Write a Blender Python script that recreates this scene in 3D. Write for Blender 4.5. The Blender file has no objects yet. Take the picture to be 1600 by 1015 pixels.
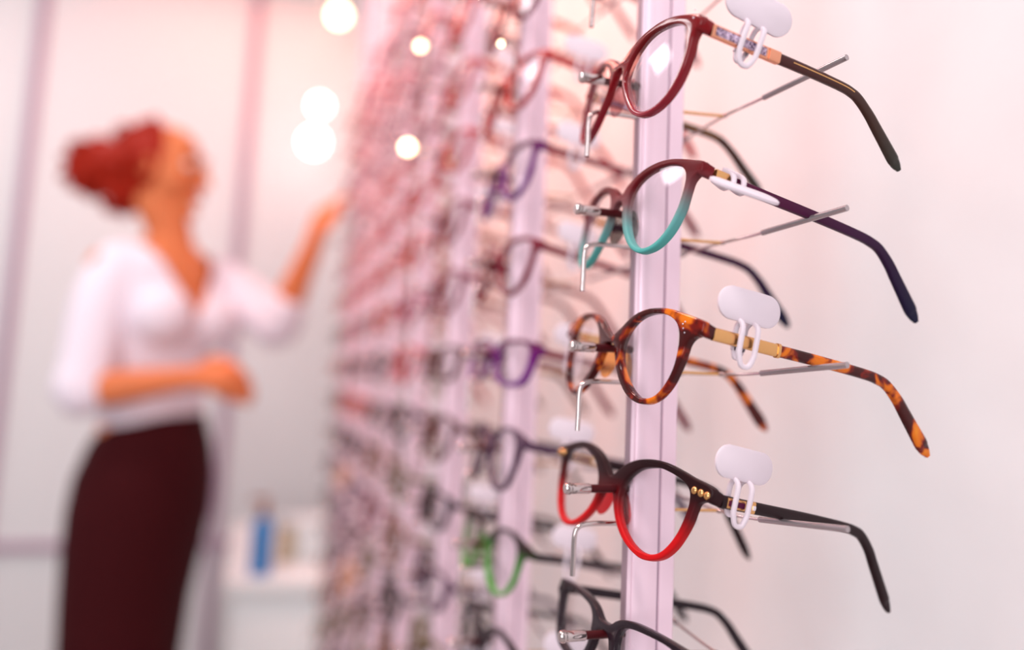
import bpy, bmesh, math, random
from mathutils import Vector, Matrix, noise
random.seed(7)
R = math.radians
scene = bpy.context.scene
COL = scene.collection

# ------------------------------------------------------------------ camera
cd = bpy.data.cameras.new('camera'); cam = bpy.data.objects.new('camera', cd); COL.objects.link(cam)
rt = Vector((0.95071, -0.30688, 0.04449)); upv = Vector((-0.07612, -0.09187, 0.99286)); bk = Vector((-0.30060, -0.94730, -0.11070))
M = Matrix.Identity(4)
for i in range(3):
    M[i][0] = rt[i]; M[i][1] = upv[i]; M[i][2] = bk[i]
M[2][3] = 1.10
cam.matrix_world = M
cd.sensor_width = 36; cd.lens = 36 * 1244 / 1600.0
cd.shift_y = -50.5 / 1600
cd.clip_start = 0.02; cd.clip_end = 50
cd.dof.use_dof = True; cd.dof.focus_distance = 0.375; cd.dof.aperture_fstop = 1.95
scene.camera = cam

# ------------------------------------------------------------------ light
w = bpy.data.worlds.new('world'); scene.world = w; w.use_nodes = True
w.node_tree.nodes['Background'].inputs[0].default_value = (0.95, 0.92, 0.96, 1)
w.node_tree.nodes['Background'].inputs[1].default_value = 0.50
def area(name, loc, target, sx, sy, power, col):
    l = bpy.data.lights.new(name, 'AREA'); l.shape = 'RECTANGLE'; l.size = sx; l.size_y = sy
    l.energy = power; l.color = col
    o = bpy.data.objects.new(name, l); COL.objects.link(o); o.location = loc
    o.rotation_euler = (Vector(target) - Vector(loc)).to_track_quat('-Z', 'Y').to_euler()
    return o
area('front_fill_light', (-1.5, -1.5, 1.7), (0.3, 1.0, 1.0), 1.3, 1.6, 42, (0.97, 0.96, 1.0))  # unseen fill added behind the camera for contrast and local highlights
area('ceiling_fill_light', (-0.5, -0.1, 2.66), (-0.5, -0.1, 0), 0.22, 0.22, 18, (1.0, 0.95, 0.95))  # unseen fills added under the ceiling for brightness and sparkle
area('ceiling_fill_light', (-0.7, 1.2, 2.66), (-0.7, 1.2, 0), 0.22, 0.22, 12, (1.0, 0.93, 0.93))
area('back_flare_fill', (-0.12, 2.8, 2.66), (-0.12, 2.8, 0), 0.8, 0.5, 9, (1.0, 0.32, 0.25))  # added fill, spreads the peach flare tint over the back wall
wl2 = area('rack_flare_fill', (-0.25, 0.85, 2.15), (0.25, 0.80, 1.55), 0.15, 0.15, 1.5, (1.0, 0.22, 0.12)); wl2.data.spread = R(80)  # added fills, put the red flare tint on the upper rack
wl = area('rack_flare_fill', (-0.25, 1.35, 2.35), (0.25, 1.35, 1.6), 0.25, 0.25, 4.8, (1.0, 0.30, 0.16)); wl.data.spread = R(80)
area('ceiling_fill_light', (-1.2, 2.2, 2.66), (-1.2, 2.6, 0), 0.6, 0.6, 14, (1.0, 0.93, 0.95))  # added fill that brightens the back wall
vs = scene.view_settings
scene.display_settings.display_device = 'sRGB'
vs.view_transform = 'Standard'; vs.look = 'None'; vs.exposure = -0.13; vs.gamma = 1.0; vs.use_curve_mapping = False
scene.cycles.transparent_max_bounces = 48
scene.cycles.max_bounces = 8
scene.cycles.caustics_reflective = False; scene.cycles.caustics_refractive = False

# ------------------------------------------------------------------ materials
def srgb(r, g, b):
    f = lambda c: (c / 255 / 12.92) if c / 255 <= 0.04045 else ((c / 255 + 0.055) / 1.055) ** 2.4
    return (f(r), f(g), f(b), 1)
def mat(name, col, rough=0.4, metal=0.0, spec=0.5, trans=0.0, coat=0.0, alpha=1.0, emit=None, estr=0):
    m = bpy.data.materials.new(name); m.use_nodes = True
    b = m.node_tree.nodes['Principled BSDF']
    b.inputs['Base Color'].default_value = col; b.inputs['Roughness'].default_value = rough
    b.inputs['Metallic'].default_value = metal; b.inputs['Specular IOR Level'].default_value = spec * 0.36
    b.inputs['Transmission Weight'].default_value = trans; b.inputs['Coat Weight'].default_value = coat * 0.35; b.inputs['Coat Roughness'].default_value = 0.03
    b.inputs['Alpha'].default_value = alpha
    if emit: b.inputs['Emission Color'].default_value = emit; b.inputs['Emission Strength'].default_value = estr
    return m
def nodes(m): return m.node_tree.nodes, m.node_tree.links, m.node_tree.nodes['Principled BSDF']
def grad_mat(name, stops, z0, z1, rough=0.3, coat=0.3, axis='Z', trans=0.0):
    m = mat(name, stops[0][1], rough, coat=coat, trans=trans); n, l, b = nodes(m)
    tc = n.new('ShaderNodeTexCoord'); sx = n.new('ShaderNodeSeparateXYZ'); mr = n.new('ShaderNodeMapRange'); cr = n.new('ShaderNodeValToRGB')
    l.new(tc.outputs['Object'], sx.inputs[0]); l.new(sx.outputs[axis], mr.inputs['Value'])
    mr.inputs['From Min'].default_value = z0; mr.inputs['From Max'].default_value = z1
    l.new(mr.outputs[0], cr.inputs[0])
    while len(cr.color_ramp.elements) < len(stops): cr.color_ramp.elements.new(0.5)
    for e, (p, c) in zip(cr.color_ramp.elements, stops): e.position = p; e.color = c
    l.new(cr.outputs[0], b.inputs['Base Color'])
    return m
def tortoise(name, scale=60, thr=0.5):
    m = mat(name, (0, 0, 0, 1), 0.12, coat=0.6); n, l, b = nodes(m)
    tc = n.new('ShaderNodeTexCoord'); nz = n.new('ShaderNodeTexNoise'); cr = n.new('ShaderNodeValToRGB')
    nz.inputs['Scale'].default_value = scale; nz.inputs['Detail'].default_value = 2.5; nz.inputs['Distortion'].default_value = 0.6
    l.new(tc.outputs['Object'], nz.inputs['Vector']); l.new(nz.outputs[0], cr.inputs[0])
    st = [(0.0, srgb(40, 5, 5)), (thr - 0.06, srgb(64, 6, 5)), (thr, srgb(120, 20, 5)), (thr + 0.08, srgb(214, 104, 10)), (1.0, srgb(240, 160, 30))]
    while len(cr.color_ramp.elements) < len(st): cr.color_ramp.elements.new(0.5)
    for e, (p, c) in zip(cr.color_ramp.elements, st): e.position = p; e.color = c
    l.new(cr.outputs[0], b.inputs['Base Color']); return m
def glitter(name):
    m = mat(name, srgb(120, 70, 120), 0.25, metal=0.7); n, l, b = nodes(m)
    tc = n.new('ShaderNodeTexCoord'); v = n.new('ShaderNodeTexVoronoi'); v.inputs['Scale'].default_value = 1500
    cr = n.new('ShaderNodeValToRGB'); l.new(tc.outputs['Object'], v.inputs['Vector']); l.new(v.outputs['Color'], cr.inputs[0])
    cr.color_ramp.elements[0].color = srgb(70, 30, 80); cr.color_ramp.elements[1].color = srgb(250, 225, 250)
    cr.color_ramp.elements[0].position = 0.25; cr.color_ramp.elements[1].position = 0.85
    l.new(cr.outputs[0], b.inputs['Base Color'])
    nm = n.new('ShaderNodeBump'); nm.inputs['Strength'].default_value = 1.0; nm.inputs['Distance'].default_value = 0.001
    l.new(v.outputs['Distance'], nm.inputs['Height']); l.new(nm.outputs[0], b.inputs['Normal'])
    return m
def lens_mat(name, tint=(0.985, 0.985, 0.99, 1), k=0.9):
    m = bpy.data.materials.new(name); m.use_nodes = True; n = m.node_tree.nodes; l = m.node_tree.links; n.clear()
    out = n.new('ShaderNodeOutputMaterial'); mix = n.new('ShaderNodeMixShader'); tr = n.new('ShaderNodeBsdfTransparent')
    gl = n.new('ShaderNodeBsdfGlossy'); fr = n.new('ShaderNodeLayerWeight'); pw = n.new('ShaderNodeMath'); pw.operation = 'POWER'; pw.inputs[1].default_value = 4; mu = n.new('ShaderNodeMath'); mu.operation = 'MULTIPLY_ADD'
    fr.inputs[0].default_value = 0.5; mu.inputs[1].default_value = 0.45 * k; mu.inputs[2].default_value = 0.025; gl.inputs['Roughness'].default_value = 0.02
    tr.inputs[0].default_value = tint
    l.new(fr.outputs['Facing'], pw.inputs[0]); l.new(pw.outputs[0], mu.inputs[0]); l.new(mu.outputs[0], mix.inputs[0]); l.new(tr.outputs[0], mix.inputs[1]); l.new(gl.outputs[0], mix.inputs[2])
    l.new(mix.outputs[0], out.inputs[0]); return m
def wall_mat(name, c1, c2, scale=1.2, rough=0.6):
    m = mat(name, c1, rough, spec=0.3); n, l, b = nodes(m)
    tc = n.new('ShaderNodeTexCoord'); nz = n.new('ShaderNodeTexNoise'); mx = n.new('ShaderNodeMixRGB')
    nz.inputs['Scale'].default_value = scale; nz.inputs['Detail'].default_value = 3
    l.new(tc.outputs['Object'], nz.inputs['Vector']); l.new(nz.outputs[0], mx.inputs[0])
    mx.inputs[1].default_value = c1; mx.inputs[2].default_value = c2
    l.new(mx.outputs[0], b.inputs['Base Color']); return m

MT = dict(
    wall=wall_mat('painted_wall', (0.80, 0.80, 0.81, 1), (0.70, 0.70, 0.71, 1), 9),
    panel=wall_mat('white_door_panel', (0.80, 0.80, 0.80, 1), (0.76, 0.76, 0.77, 1), 2),
    seam=mat('mauve_trim', srgb(178, 150, 168), 0.5),
    ceiling=mat('ceiling_paint', (0.85, 0.85, 0.85, 1), 0.8),
    floor=wall_mat('floor_vinyl', (0.45, 0.43, 0.42, 1), (0.4, 0.38, 0.37, 1), 5, 0.4),
    alu=mat('satin_pink_aluminium', srgb(242, 211, 224), 0.34, metal=0.2),
    strip=mat('grey_metal_edge', srgb(170, 146, 156), 0.35, metal=0.5),
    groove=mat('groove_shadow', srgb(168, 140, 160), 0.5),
    chrome=mat('chrome', (0.58, 0.48, 0.47, 1), 0.10, metal=1.0),
    sleeve=mat('clear_rubber_sleeve', (0.42, 0.36, 0.37, 1), 0.22, metal=0.7, coat=0.6),
    peg=mat('dark_rubber_peg', srgb(64, 8, 14), 0.4),  # red of the lens flare is mixed into the dark rubber
    lens=lens_mat('clear_lens'),
    pad=lens_mat('tinted_pad', (0.80, 0.60, 0.62, 1), 0.7), padg=lens_mat('green_tinted_pad', (0.50, 0.52, 0.50, 1), 0.7), pada=lens_mat('amber_pad', (0.95, 0.70, 0.42, 1), 0.7), padr=lens_mat('red_pad', (0.80, 0.22, 0.24, 1), 0.7),
    tag=mat('white_plastic', srgb(224, 208, 216), 0.45),
    gold=mat('gold_metal', srgb(222, 168, 110), 0.22, metal=0.9),
    rose=mat('rose_gold_metal', srgb(232, 160, 128), 0.25, metal=0.85),
    dbrown=mat('dark_brown_acetate', srgb(62, 24, 22), 0.22, coat=0.5),
    burg=grad_mat('burgundy_acetate', [(0, srgb(140, 26, 44)), (0.45, srgb(116, 6, 16)), (1, srgb(112, 3, 8))], -0.026, 0.02, 0.12, 0.9),
    teal=grad_mat('burgundy_to_teal', [(0, srgb(78, 164, 158)), (0.3, srgb(96, 152, 150)), (0.60, srgb(118, 72, 76)), (0.78, srgb(100, 10, 20)), (1, srgb(92, 5, 14))], -0.026, 0.02, 0.42, 0.0),
    redb=grad_mat('black_to_red', [(0, srgb(196, 10, 16)), (0.3, srgb(186, 6, 14)), (0.52, srgb(84, 5, 12)), (0.72, srgb(38, 4, 9)), (1, srgb(34, 5, 10))], -0.026, 0.02, 0.42, 0.1),
    tort=tortoise('tortoiseshell', 75, 0.555),
    tort2=tortoise('tortoiseshell_temple', 85, 0.53),
    plum=grad_mat('plum_to_navy', [(0, srgb(84, 6, 50)), (0.55, srgb(58, 6, 50)), (1, srgb(14, 12, 44))], 0.02, 0.15, 0.45, 0.0, 'Y'),
    brgreen=grad_mat('brown_to_green', [(0, srgb(70, 20, 18)), (0.65, srgb(60, 34, 26)), (1, srgb(22, 48, 42))], 0.04, 0.15, 0.18, 0.6, 'Y'),
    black=mat('black_acetate', srgb(30, 4, 10), 0.38, coat=0.1),
    glit=glitter('glitter'),
    crystal=mat('crystal', srgb(240, 230, 240), 0.03, metal=0.6),
    skin=mat('skin', srgb(222, 126, 80), 0.55), hair=mat('auburn_hair', srgb(156, 26, 0), 0.55),
    shirt=mat('white_shirt', srgb(238, 226, 236), 0.8), skirt=mat('maroon_skirt', srgb(58, 4, 10), 0.85),
    lip=mat('lip', srgb(170, 60, 50), 0.4), eye=mat('eye_white', srgb(240, 235, 230), 0.3), iris=mat('eye_dark', srgb(50, 28, 20), 0.2),
    blue=mat('blue_liquid_bottle', srgb(0, 124, 196), 0.25, coat=0.5),
    amber=mat('brown_plastic', srgb(168, 96, 66), 0.4), beige=mat('beige_card', srgb(214, 194, 160), 0.6),
    white=mat('white_laminate', srgb(240, 242, 242), 0.5),
    lamp=mat('warm_lamp_glass', (1, 1, 1, 1), 0.5, emit=(1.0, 0.74, 0.42, 1), estr=12),
    lamp2=mat('white_lamp_glass', (1, 1, 1, 1), 0.5, emit=(1.0, 0.86, 0.82, 1), estr=10),
    cord=mat('white_cord', srgb(230, 220, 215), 0.6),
)

# ------------------------------------------------------------------ helpers
def link(name, me, parent=None, m=None):
    o = bpy.data.objects.new(name, me); COL.objects.link(o)
    if parent is not None: o.parent = parent
    if m is not None: me.materials.clear(); me.materials.append(m)
    return o
def bm_mesh(bm, name, smooth=True, ang=40):
    bmesh.ops.recalc_face_normals(bm, faces=bm.faces)
    me = bpy.data.meshes.new(name); bm.to_mesh(me); bm.free()
    if smooth:
        me.polygons.foreach_set('use_smooth', [True] * len(me.polygons)); me.set_sharp_from_angle(angle=R(ang))
    me.update(); return me
def tag(o, label, cat, group=None, kind=None):
    if label: o['label'] = label
    if cat: o['category'] = cat
    if group: o['group'] = group
    if kind: o['kind'] = kind
    return o
def box(bm, a, b, bev=0.0):
    vs_ = [bm.verts.new((x, y, z)) for x in (a[0], b[0]) for y in (a[1], b[1]) for z in (a[2], b[2])]
    f = [(0, 1, 3, 2), (4, 6, 7, 5), (0, 4, 5, 1), (2, 3, 7, 6), (0, 2, 6, 4), (1, 5, 7, 3)]
    fs = [bm.faces.new([vs_[i] for i in q]) for q in f]
    if bev:
        es = list({e for q in fs for e in q.edges})
        bmesh.ops.bevel(bm, geom=es, offset=bev, segments=3, affect='EDGES', profile=0.5)
def catmull(pts, n=6, closed=False):
    P = [Vector(p) for p in pts]; out = []; N = len(P)
    rng = range(N) if closed else range(N - 1)
    for i in rng:
        if closed: p0, p1, p2, p3 = P[(i - 1) % N], P[i], P[(i + 1) % N], P[(i + 2) % N]
        else: p0, p1, p2, p3 = P[max(i - 1, 0)], P[i], P[i + 1], P[min(i + 2, N - 1)]
        for k in range(n):
            t = k / n
            out.append(0.5 * ((2 * p1) + (-p0 + p2) * t + (2 * p0 - 5 * p1 + 4 * p2 - p3) * t * t + (-p0 + 3 * p1 - 3 * p2 + p3) * t ** 3))
    if not closed: out.append(P[-1].copy())
    return out
def sweep(bm, path, sizes, side=None, seg=12, power=2.0, cap=True, roundcap=False):
    """path: points; sizes: (a,b) half sizes (side, up) per point; side: fixed lateral vector or None for parallel transport"""
    path = [Vector(p) for p in path]; n = len(path); rings = []
    prev = None
    for i, p in enumerate(path):
        t = (path[min(i + 1, n - 1)] - path[max(i - 1, 0)]).normalized()
        if side is not None: s = Vector(side)
        elif prev is not None: s = prev
        else: s = Vector((0, 0, 1)) if abs(t.z) < 0.9 else Vector((1, 0, 0))
        s = (s - t * s.dot(t)).normalized(); prev = s; u = t.cross(s).normalized()
        a, b = sizes[i] if isinstance(sizes, list) else sizes
        ring = []
        for k in range(seg):
            an = 2 * math.pi * (k + 0.5) / seg; c, d = math.cos(an), math.sin(an)
            ring.append(bm.verts.new(p + s * (a * math.copysign(abs(c) ** (2 / power), c)) + u * (b * math.copysign(abs(d) ** (2 / power), d))))
        rings.append(ring)
    for r0, r1 in zip(rings, rings[1:]):
        for k in range(seg): bm.faces.new((r0[k], r0[(k + 1) % seg], r1[(k + 1) % seg], r1[k]))
    if cap: bm.faces.new(rings[0][::-1]); bm.faces.new(rings[-1])
def lathe(bm, prof, seg=24, c=(0, 0, 0)):
    rings = []
    for r, z in prof: rings.append([bm.verts.new((c[0] + r * math.cos(2 * math.pi * k / seg), c[1] + r * math.sin(2 * math.pi * k / seg), c[2] + z)) for k in range(seg)])
    for r0, r1 in zip(rings, rings[1:]):
        for k in range(seg): bm.faces.new((r0[k], r0[(k + 1) % seg], r1[(k + 1) % seg], r1[k]))
    bm.faces.new(rings[0][::-1]); bm.faces.new(rings[-1])
def ellipsoid(bm, c, r, rot=None, sub=3, fn=None):
    ret = bmesh.ops.create_icosphere(bm, subdivisions=sub, radius=1)
    for v in ret['verts']:
        p = Vector((v.co.x * r[0], v.co.y * r[1], v.co.z * r[2]))
        if fn: p = fn(p)
        if rot is not None: p = rot @ p
        v.co = p + Vector(c)
def empty(name, mw=None):
    o = bpy.data.objects.new(name, None); o.empty_display_size = 0.02; COL.objects.link(o)
    if mw is not None: o.matrix_world = mw
    return o

# ------------------------------------------------------------------ setting
PX, WALLX = 0.1995, 0.43
def setbox(name, a, b, m, bev=0):
    bm = bmesh.new(); box(bm, a, b, bev); o = link(name, bm_mesh(bm, name, bev > 0), None, m); o['kind'] = 'structure'; return o
setbox('floor', (-3.2, -1.8, -0.1), (WALLX, 3.3, 0.0), MT['floor'])
setbox('ceiling', (-3.2, -1.8, 2.7), (WALLX, 3.3, 2.8), MT['ceiling'])
setbox('wall_right', (WALLX, -1.8, -0.1), (WALLX + 0.1, 3.4, 2.8), MT['wall'])
setbox('wall_back', (-3.2, 3.3, -0.1), (WALLX, 3.4, 2.8), MT['panel'])
setbox('baseboard_right', (WALLX - 0.012, -1.8, 0.0), (WALLX, 3.3, 0.09), MT['white'])
k = 1
for xs in (-1.62, -0.857, -0.095):
    setbox('trim_%d' % k, (xs - 0.017, 3.278, 0.0), (xs + 0.017, 3.3, 2.7), MT['seam'], 0.002); k += 1
for x0, x1 in ((-3.2, -1.637), (-1.603, -0.874), (-0.84, -0.112), (-0.078, WALLX)):
    setbox('trim_%d' % k, (x0, 3.282, 0.425), (x1, 3.3, 0.455), MT['seam'], 0.002); k += 1

# ------------------------------------------------------------------ eyeglasses
def outline(half, n=5):
    """half outline from bridge top centre round to bridge bottom centre -> closed symmetrical outline"""
    P = [Vector((a / 1000, b / 1000, 0)) for a, b in half]
    full = P + [Vector((-p.x, p.y, 0)) for p in reversed(P[1:-1])]
    return catmull(full, n, True)
SH = {
 'burg': dict(out=[(0, 8.6), (4, 9.9), (8, 12), (13.3, 14), (20.8, 16.6), (30, 18.4), (38, 19.2), (46.7, 18.8), (55, 17.4), (62, 15.8), (67, 14.2), (68.9, 12), (68.6, 9), (66.8, 7), (65.2, 4), (65, -1), (63.8, -8), (60.4, -15.5), (54.6, -21.6), (46.5, -25.6), (37.5, -26.6), (29.6, -24.6), (22, -20.2), (14.5, -12.8), (9.2, -6), (6.8, 0), (4.2, 4.4), (0, 5.4)],
   inn=[(41, 15.6), (48, 14.9), (54.6, 13), (59.0, 10.2), (61.2, 6.2), (62.0, 1), (61.2, -5.5), (59.2, -12), (55.4, -18), (50, -21.9), (43.8, -23.8), (36.6, -23.9), (28.8, -21), (21.2, -15.2), (14.8, -8.4), (11, -2.2), (12.2, 3.8), (16, 8.5), (21.2, 12.2), (27, 14.5), (34, 15.6)]),
 'cat': dict(out=[(0, 7.4), (4, 8.8), (8, 12), (15, 15.4), (24, 17.9), (34.9, 19), (45.3, 18.4), (55, 16.6), (62, 15), (67.5, 13.6), (69, 11.6), (68.6, 8.4), (65.6, 7.2), (62.8, 4.6), (61.8, 0), (60.4, -9), (55.6, -18.4), (48, -24.8), (39, -27.2), (31.6, -26.6), (23.3, -22.8), (15.6, -16.2), (10.2, -8.6), (6.8, -1), (4.2, 3), (0, 4.2)],
   inn=[(40, 15.9), (46.5, 15.3), (52.3, 13.7), (56.6, 11.2), (58.9, 7.4), (59.2, 1.5), (57.8, -7.3), (54, -15.6), (48, -21.6), (40.4, -24.6), (32.7, -24.2), (25, -20.6), (17.8, -13.6), (12.8, -4.8), (11, 3.0), (13.6, 8.8), (19.8, 12.9), (29.5, 15.3)]),
 'round': dict(out=[(0, 5.2), (3.5, 6.5), (9.5, 10.2), (14.6, 13.8), (21.1, 17), (29, 19), (38.1, 19.5), (45.5, 19), (52.6, 17.5), (60.6, 15.6), (66.6, 14), (68.8, 12.4), (68.5, 8.2), (66, 6.8), (62.6, 5.4), (60.4, 2.5), (59.3, -2.5), (57.4, -9), (54.4, -16), (49.6, -21.8), (43.5, -25.4), (37, -26.6), (30.6, -25.8), (24, -23.2), (17.4, -18.2), (12.2, -12.6), (8, -5.4), (5.8, -0.4), (3.6, 1.8), (0, 2.2)],
   inn=[(38.6, 16.8), (45, 15.8), (50.2, 13.5), (53.6, 10.0), (55.2, 5.4), (55.6, -0.7), (54.8, -7.8), (52.4, -14), (48.6, -19.4), (44.4, -22.5), (39.4, -23.7), (33.5, -23.3), (27, -20.4), (20.8, -15.6), (15.9, -10.5), (12.6, -4.3), (12.2, 1.2), (14.6, 7), (18.8, 11.6), (24.8, 14.9), (31.6, 16.5)]),
 'wide': dict(out=[(0, 6.2), (3, 8), (6.6, 11), (10.9, 14.2), (17.6, 17.2), (25.4, 19.1), (33.2, 19.9), (40.8, 19.4), (49.3, 17.8), (56.3, 16.2), (62, 15.2), (67, 14), (68.9, 12.2), (68.4, 8.6), (65, 7.2), (61.8, 5.4), (60.6, 1.4), (59.4, -4.4), (57, -10.8), (53.4, -17.4), (48.2, -22.8), (42, -25.8), (36, -26.8), (31, -26.1), (25, -24.1), (18.8, -20.8), (13, -15.8), (8.8, -10.2), (5.8, -4.2), (3.6, -0.6), (0, 0.6)],
   inn=[(33.8, 16.4), (41.4, 15.9), (48.2, 14.4), (53.4, 12.3), (56, 9.8), (57, 6), (56.8, 1.4), (55.6, -4.4), (53.6, -10.3), (50.4, -16), (46.4, -20.5), (42, -22.8), (37, -23.7), (31.1, -23.2), (25, -21), (19, -17), (14.3, -12.3), (11.4, -7.1), (10.6, -2.2), (11, 2.5), (13.4, 6.7), (17.8, 11), (23.6, 14.2)]),
 'rect': dict(out=[(0, 9), (5, 9.4), (12, 13.6), (22, 16), (36, 16.6), (50, 16.2), (62, 15.2), (68, 14), (69, 10), (68.4, 6), (65.5, 3.4), (63.4, -4), (59, -13), (51, -17.6), (36, -18.8), (22, -17.6), (13, -12.6), (9, -5), (6.4, 1.5), (3.6, 4.4), (0, 5)],
   inn=[(20, 12.2), (36, 13.6), (50, 13.2), (57.6, 10), (59, 2), (56.4, -7), (50, -13.6), (36, -15.6), (23, -14.2), (15.6, -8.6), (12.6, 0), (13.6, 8)]),
}
def wrapv(u): return 7.0 * (u / 0.065) ** 2 / 1000
def spl_curve(cu, pts):
    s = cu.splines.new('POLY'); s.points.add(len(pts) - 1)
    for q, p in zip(s.points, pts): q.co = (p[0], p[1], 0, 1)
    s.use_cyclic_u = True
def front_mesh(shape, t=0.0042, bev=0.0009, n=5):
    S = SH[shape]
    cu = bpy.data.curves.new('c', 'CURVE'); cu.dimensions = '2D'; cu.fill_mode = 'BOTH'
    spl_curve(cu, outline(S['out'], n))
    for sg in (1, -1):
        spl_curve(cu, catmull([(sg * a / 1000, b / 1000, 0) for a, b in S['inn']], n, True))
    cu.extrude = t / 2 - bev; cu.bevel_depth = bev; cu.bevel_resolution = 2; cu.offset = -bev
    o = bpy.data.objects.new('c', cu); COL.objects.link(o)
    dg = bpy.context.evaluated_depsgraph_get(); me = bpy.data.meshes.new_from_object(o.evaluated_get(dg))
    bpy.data.objects.remove(o)
    bm = bmesh.new(); bm.from_mesh(me); bmesh.ops.remove_doubles(bm, verts=bm.verts, dist=1e-6)
    for v in bm.verts:
        u, w_, d = v.co; v.co = (u, wrapv(u) + d, w_)
    # the corner blocks that turn back to the hinges
    for sg in (1, -1):
        sweep(bm, [(sg * 0.0664, 0.0062, 0.0106), (sg * 0.0674, 0.0088, 0.0098), (sg * 0.0679, 0.0118, 0.0091)],
              [(0.0018, 0.0034), (0.0018, 0.0032), (0.0017, 0.0029)], side=(1, 0, 0), seg=12, power=4)
    return bm_mesh(bm, 'frame_front', True, 50)
def lens_mesh(shape, sg, n=5):
    pts = catmull([(sg * a / 1000, b / 1000, 0) for a, b in SH[shape]['inn']], n, True)
    c = sum(pts, Vector()) / len(pts); bm = bmesh.new(); layers = []
    for off in (-0.0009, 0.0009):
        rings = []
        for s in (1.02, 0.7, 0.38):
            rings.append([bm.verts.new((c.x + (p.x - c.x) * s, wrapv(c.x + (p.x - c.x) * s) + off - 0.0012 * (1 - s * s), c.y + (p.y - c.y) * s)) for p in pts])
        cv = bm.verts.new((c.x, wrapv(c.x) + off - 0.0012, c.y)); N = len(pts)
        for r0, r1 in zip(rings, rings[1:]):
            for k in range(N): bm.faces.new((r0[k], r0[(k + 1) % N], r1[(k + 1) % N], r1[k]))
        for k in range(N): bm.faces.new((rings[-1][k], rings[-1][(k + 1) % N], cv))
        layers.append(rings[0])
    for k in range(len(pts)): bm.faces.new((layers[0][k], layers[0][(k + 1) % len(pts)], layers[1][(k + 1) % len(pts)], layers[1][k]))
    return bm_mesh(bm, 'lens', True, 40)
def temple_path(sg, spl, L, drop, extra=0.034, v0=0.0118):
    """list of (point, arc length) from hinge to tip"""
    u0 = 0.068
    P = lambda l, w_: Vector((sg * (u0 + spl * l), 0.010 + l, w_))
    w1 = 0.009 - drop; k = lambda f: P(L + 0.005 + (extra - 0.005) * f, 0.0042 + (w1 - 0.0042) * f)
    a = [P(v0 - 0.010, 0.009), P(L * 0.3, 0.0092), P(L * 0.6, 0.0096), P(L * 0.85, 0.0094), P(L * 0.94, 0.0086), P(L, 0.0068), k(0.10), k(0.3), k(0.55), k(0.8), k(1.0)]
    return catmull(a, 8)
def arclen(path):
    s = [0.0]
    for a, b in zip(path, path[1:]): s.append(s[-1] + (b - a).length)
    return s
def hsize(f, h0, hm, ht, t):
    # half-height along the temple: tall at the hinge, slim before the ear, broad paddle tip
    if f < 0.55: h = h0 + (hm - h0) * (f / 0.55)
    elif f < 0.72: h = hm
    else: h = hm + (ht - hm) * ((f - 0.72) / 0.22)
    h = min(h, max(hm, ht, h0)) if f < 0.94 else ht * max(0.35, math.sqrt(max(0, 1 - ((f - 0.94) / 0.06) ** 2)))
    return (t * (1 if f < 0.96 else 0.7), h)
def sub_path(path, s0, s1):
    s = arclen(path); out = []
    def at(x):
        for i in range(len(s) - 1):
            if s[i + 1] >= x:
                k = (x - s[i]) / max(1e-9, s[i + 1] - s[i]); return path[i].lerp(path[i + 1], k)
        return path[-1].copy()
    out.append(at(s0)); out += [p for p, q in zip(path, s) if s0 + 1e-4 < q < s1 - 1e-4]; out.append(at(s1)); return out
def band(path, s0, s1, hw, hh, power=4, steps=3, shift=(0, 0, 0)):
    p = sub_path(path, s0, s1); bm = bmesh.new()
    sweep(bm, [q + Vector(shift) for q in p], (hw, hh), side=(1, 0, 0), seg=16, power=power); return bm_mesh(bm, 'band')
def temple_mesh(path, h0=0.0029, hm=0.0024, ht=0.0033, t=0.0017, s0=0.0, power=3.2, seg=12):
    tot = arclen(path)[-1]; p = sub_path(path, s0, tot); s = arclen(p); bm = bmesh.new()
    ext = []
    sizes = [hsize((s0 + q) / tot, h0, hm, ht, t) for q in s]
    sweep(bm, p, sizes, side=(1, 0, 0), seg=seg, power=power); return bm_mesh(bm, 'temple')
def pad_mesh(sg):
    bm = bmesh.new(); ellipsoid(bm, (sg * 0.0098, 0.0052, -0.0075), (0.0016, 0.0038, 0.0085), Matrix.Rotation(sg * R(-22), 3, 'Y') @ Matrix.Rotation(sg * R(28), 3, 'Z'), 3)
    return bm_mesh(bm, 'nose_pad')
def glasses_matrix(pos, rv):
    B = Matrix(((0, 1, 0), (-1, 0, 0), (0, 0, 1)))
    v = Vector(rv); Rm = Matrix.Rotation(v.length, 3, v.normalized()) if v.length > 1e-6 else Matrix.Identity(3)
    return Matrix.Translation(pos) @ (Rm @ B).to_4x4()
G_GLASS = 'eyeglasses hung on the display poles'
CAT = 'eyeglasses'
# the four sharp pairs
def hero(shape, pose, frame_m, label, temple_fn, pad_m):
    px_, rv, sn, sf, L, drop = pose
    root = empty('eyeglasses', glasses_matrix(px_, rv)); tag(root, label, CAT, G_GLASS)
    f = link('frame_front', front_mesh(shape, n=8), root, frame_m)
    for sg in (1, -1):
        link('nose_pad', pad_mesh(sg), f, pad_m)
        link('lens', lens_mesh(shape, sg, 8), root, MT['lens'])
        path = temple_path(sg, sn if sg == 1 else sf, L, drop)
        temple_fn(root, path, sg)
    return root
def t_burg(root, path, sg):
    t = link('temple', temple_mesh(path, 0.0027, 0.0023, 0.0031, 0.0016, s0=0.038), root, MT['brgreen'])
    link('gold_rail', band(path, 0.0, 0.0325, 0.0014, 0.0029), t, MT['rose'])
    link('glitter_panel', band(path, 0.002, 0.0300, 0.0018, 0.0021), t, MT['glit'])
    link('emblem', band(path, 0.0318, 0.0382, 0.0018, 0.0027, 6), t, MT['rose'])
    link('gold_core', band(path, 0.046, 0.085, 0.00172, 0.0005, 3, shift=(0, 0, 0.0004)), t, MT['gold'])
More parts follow.
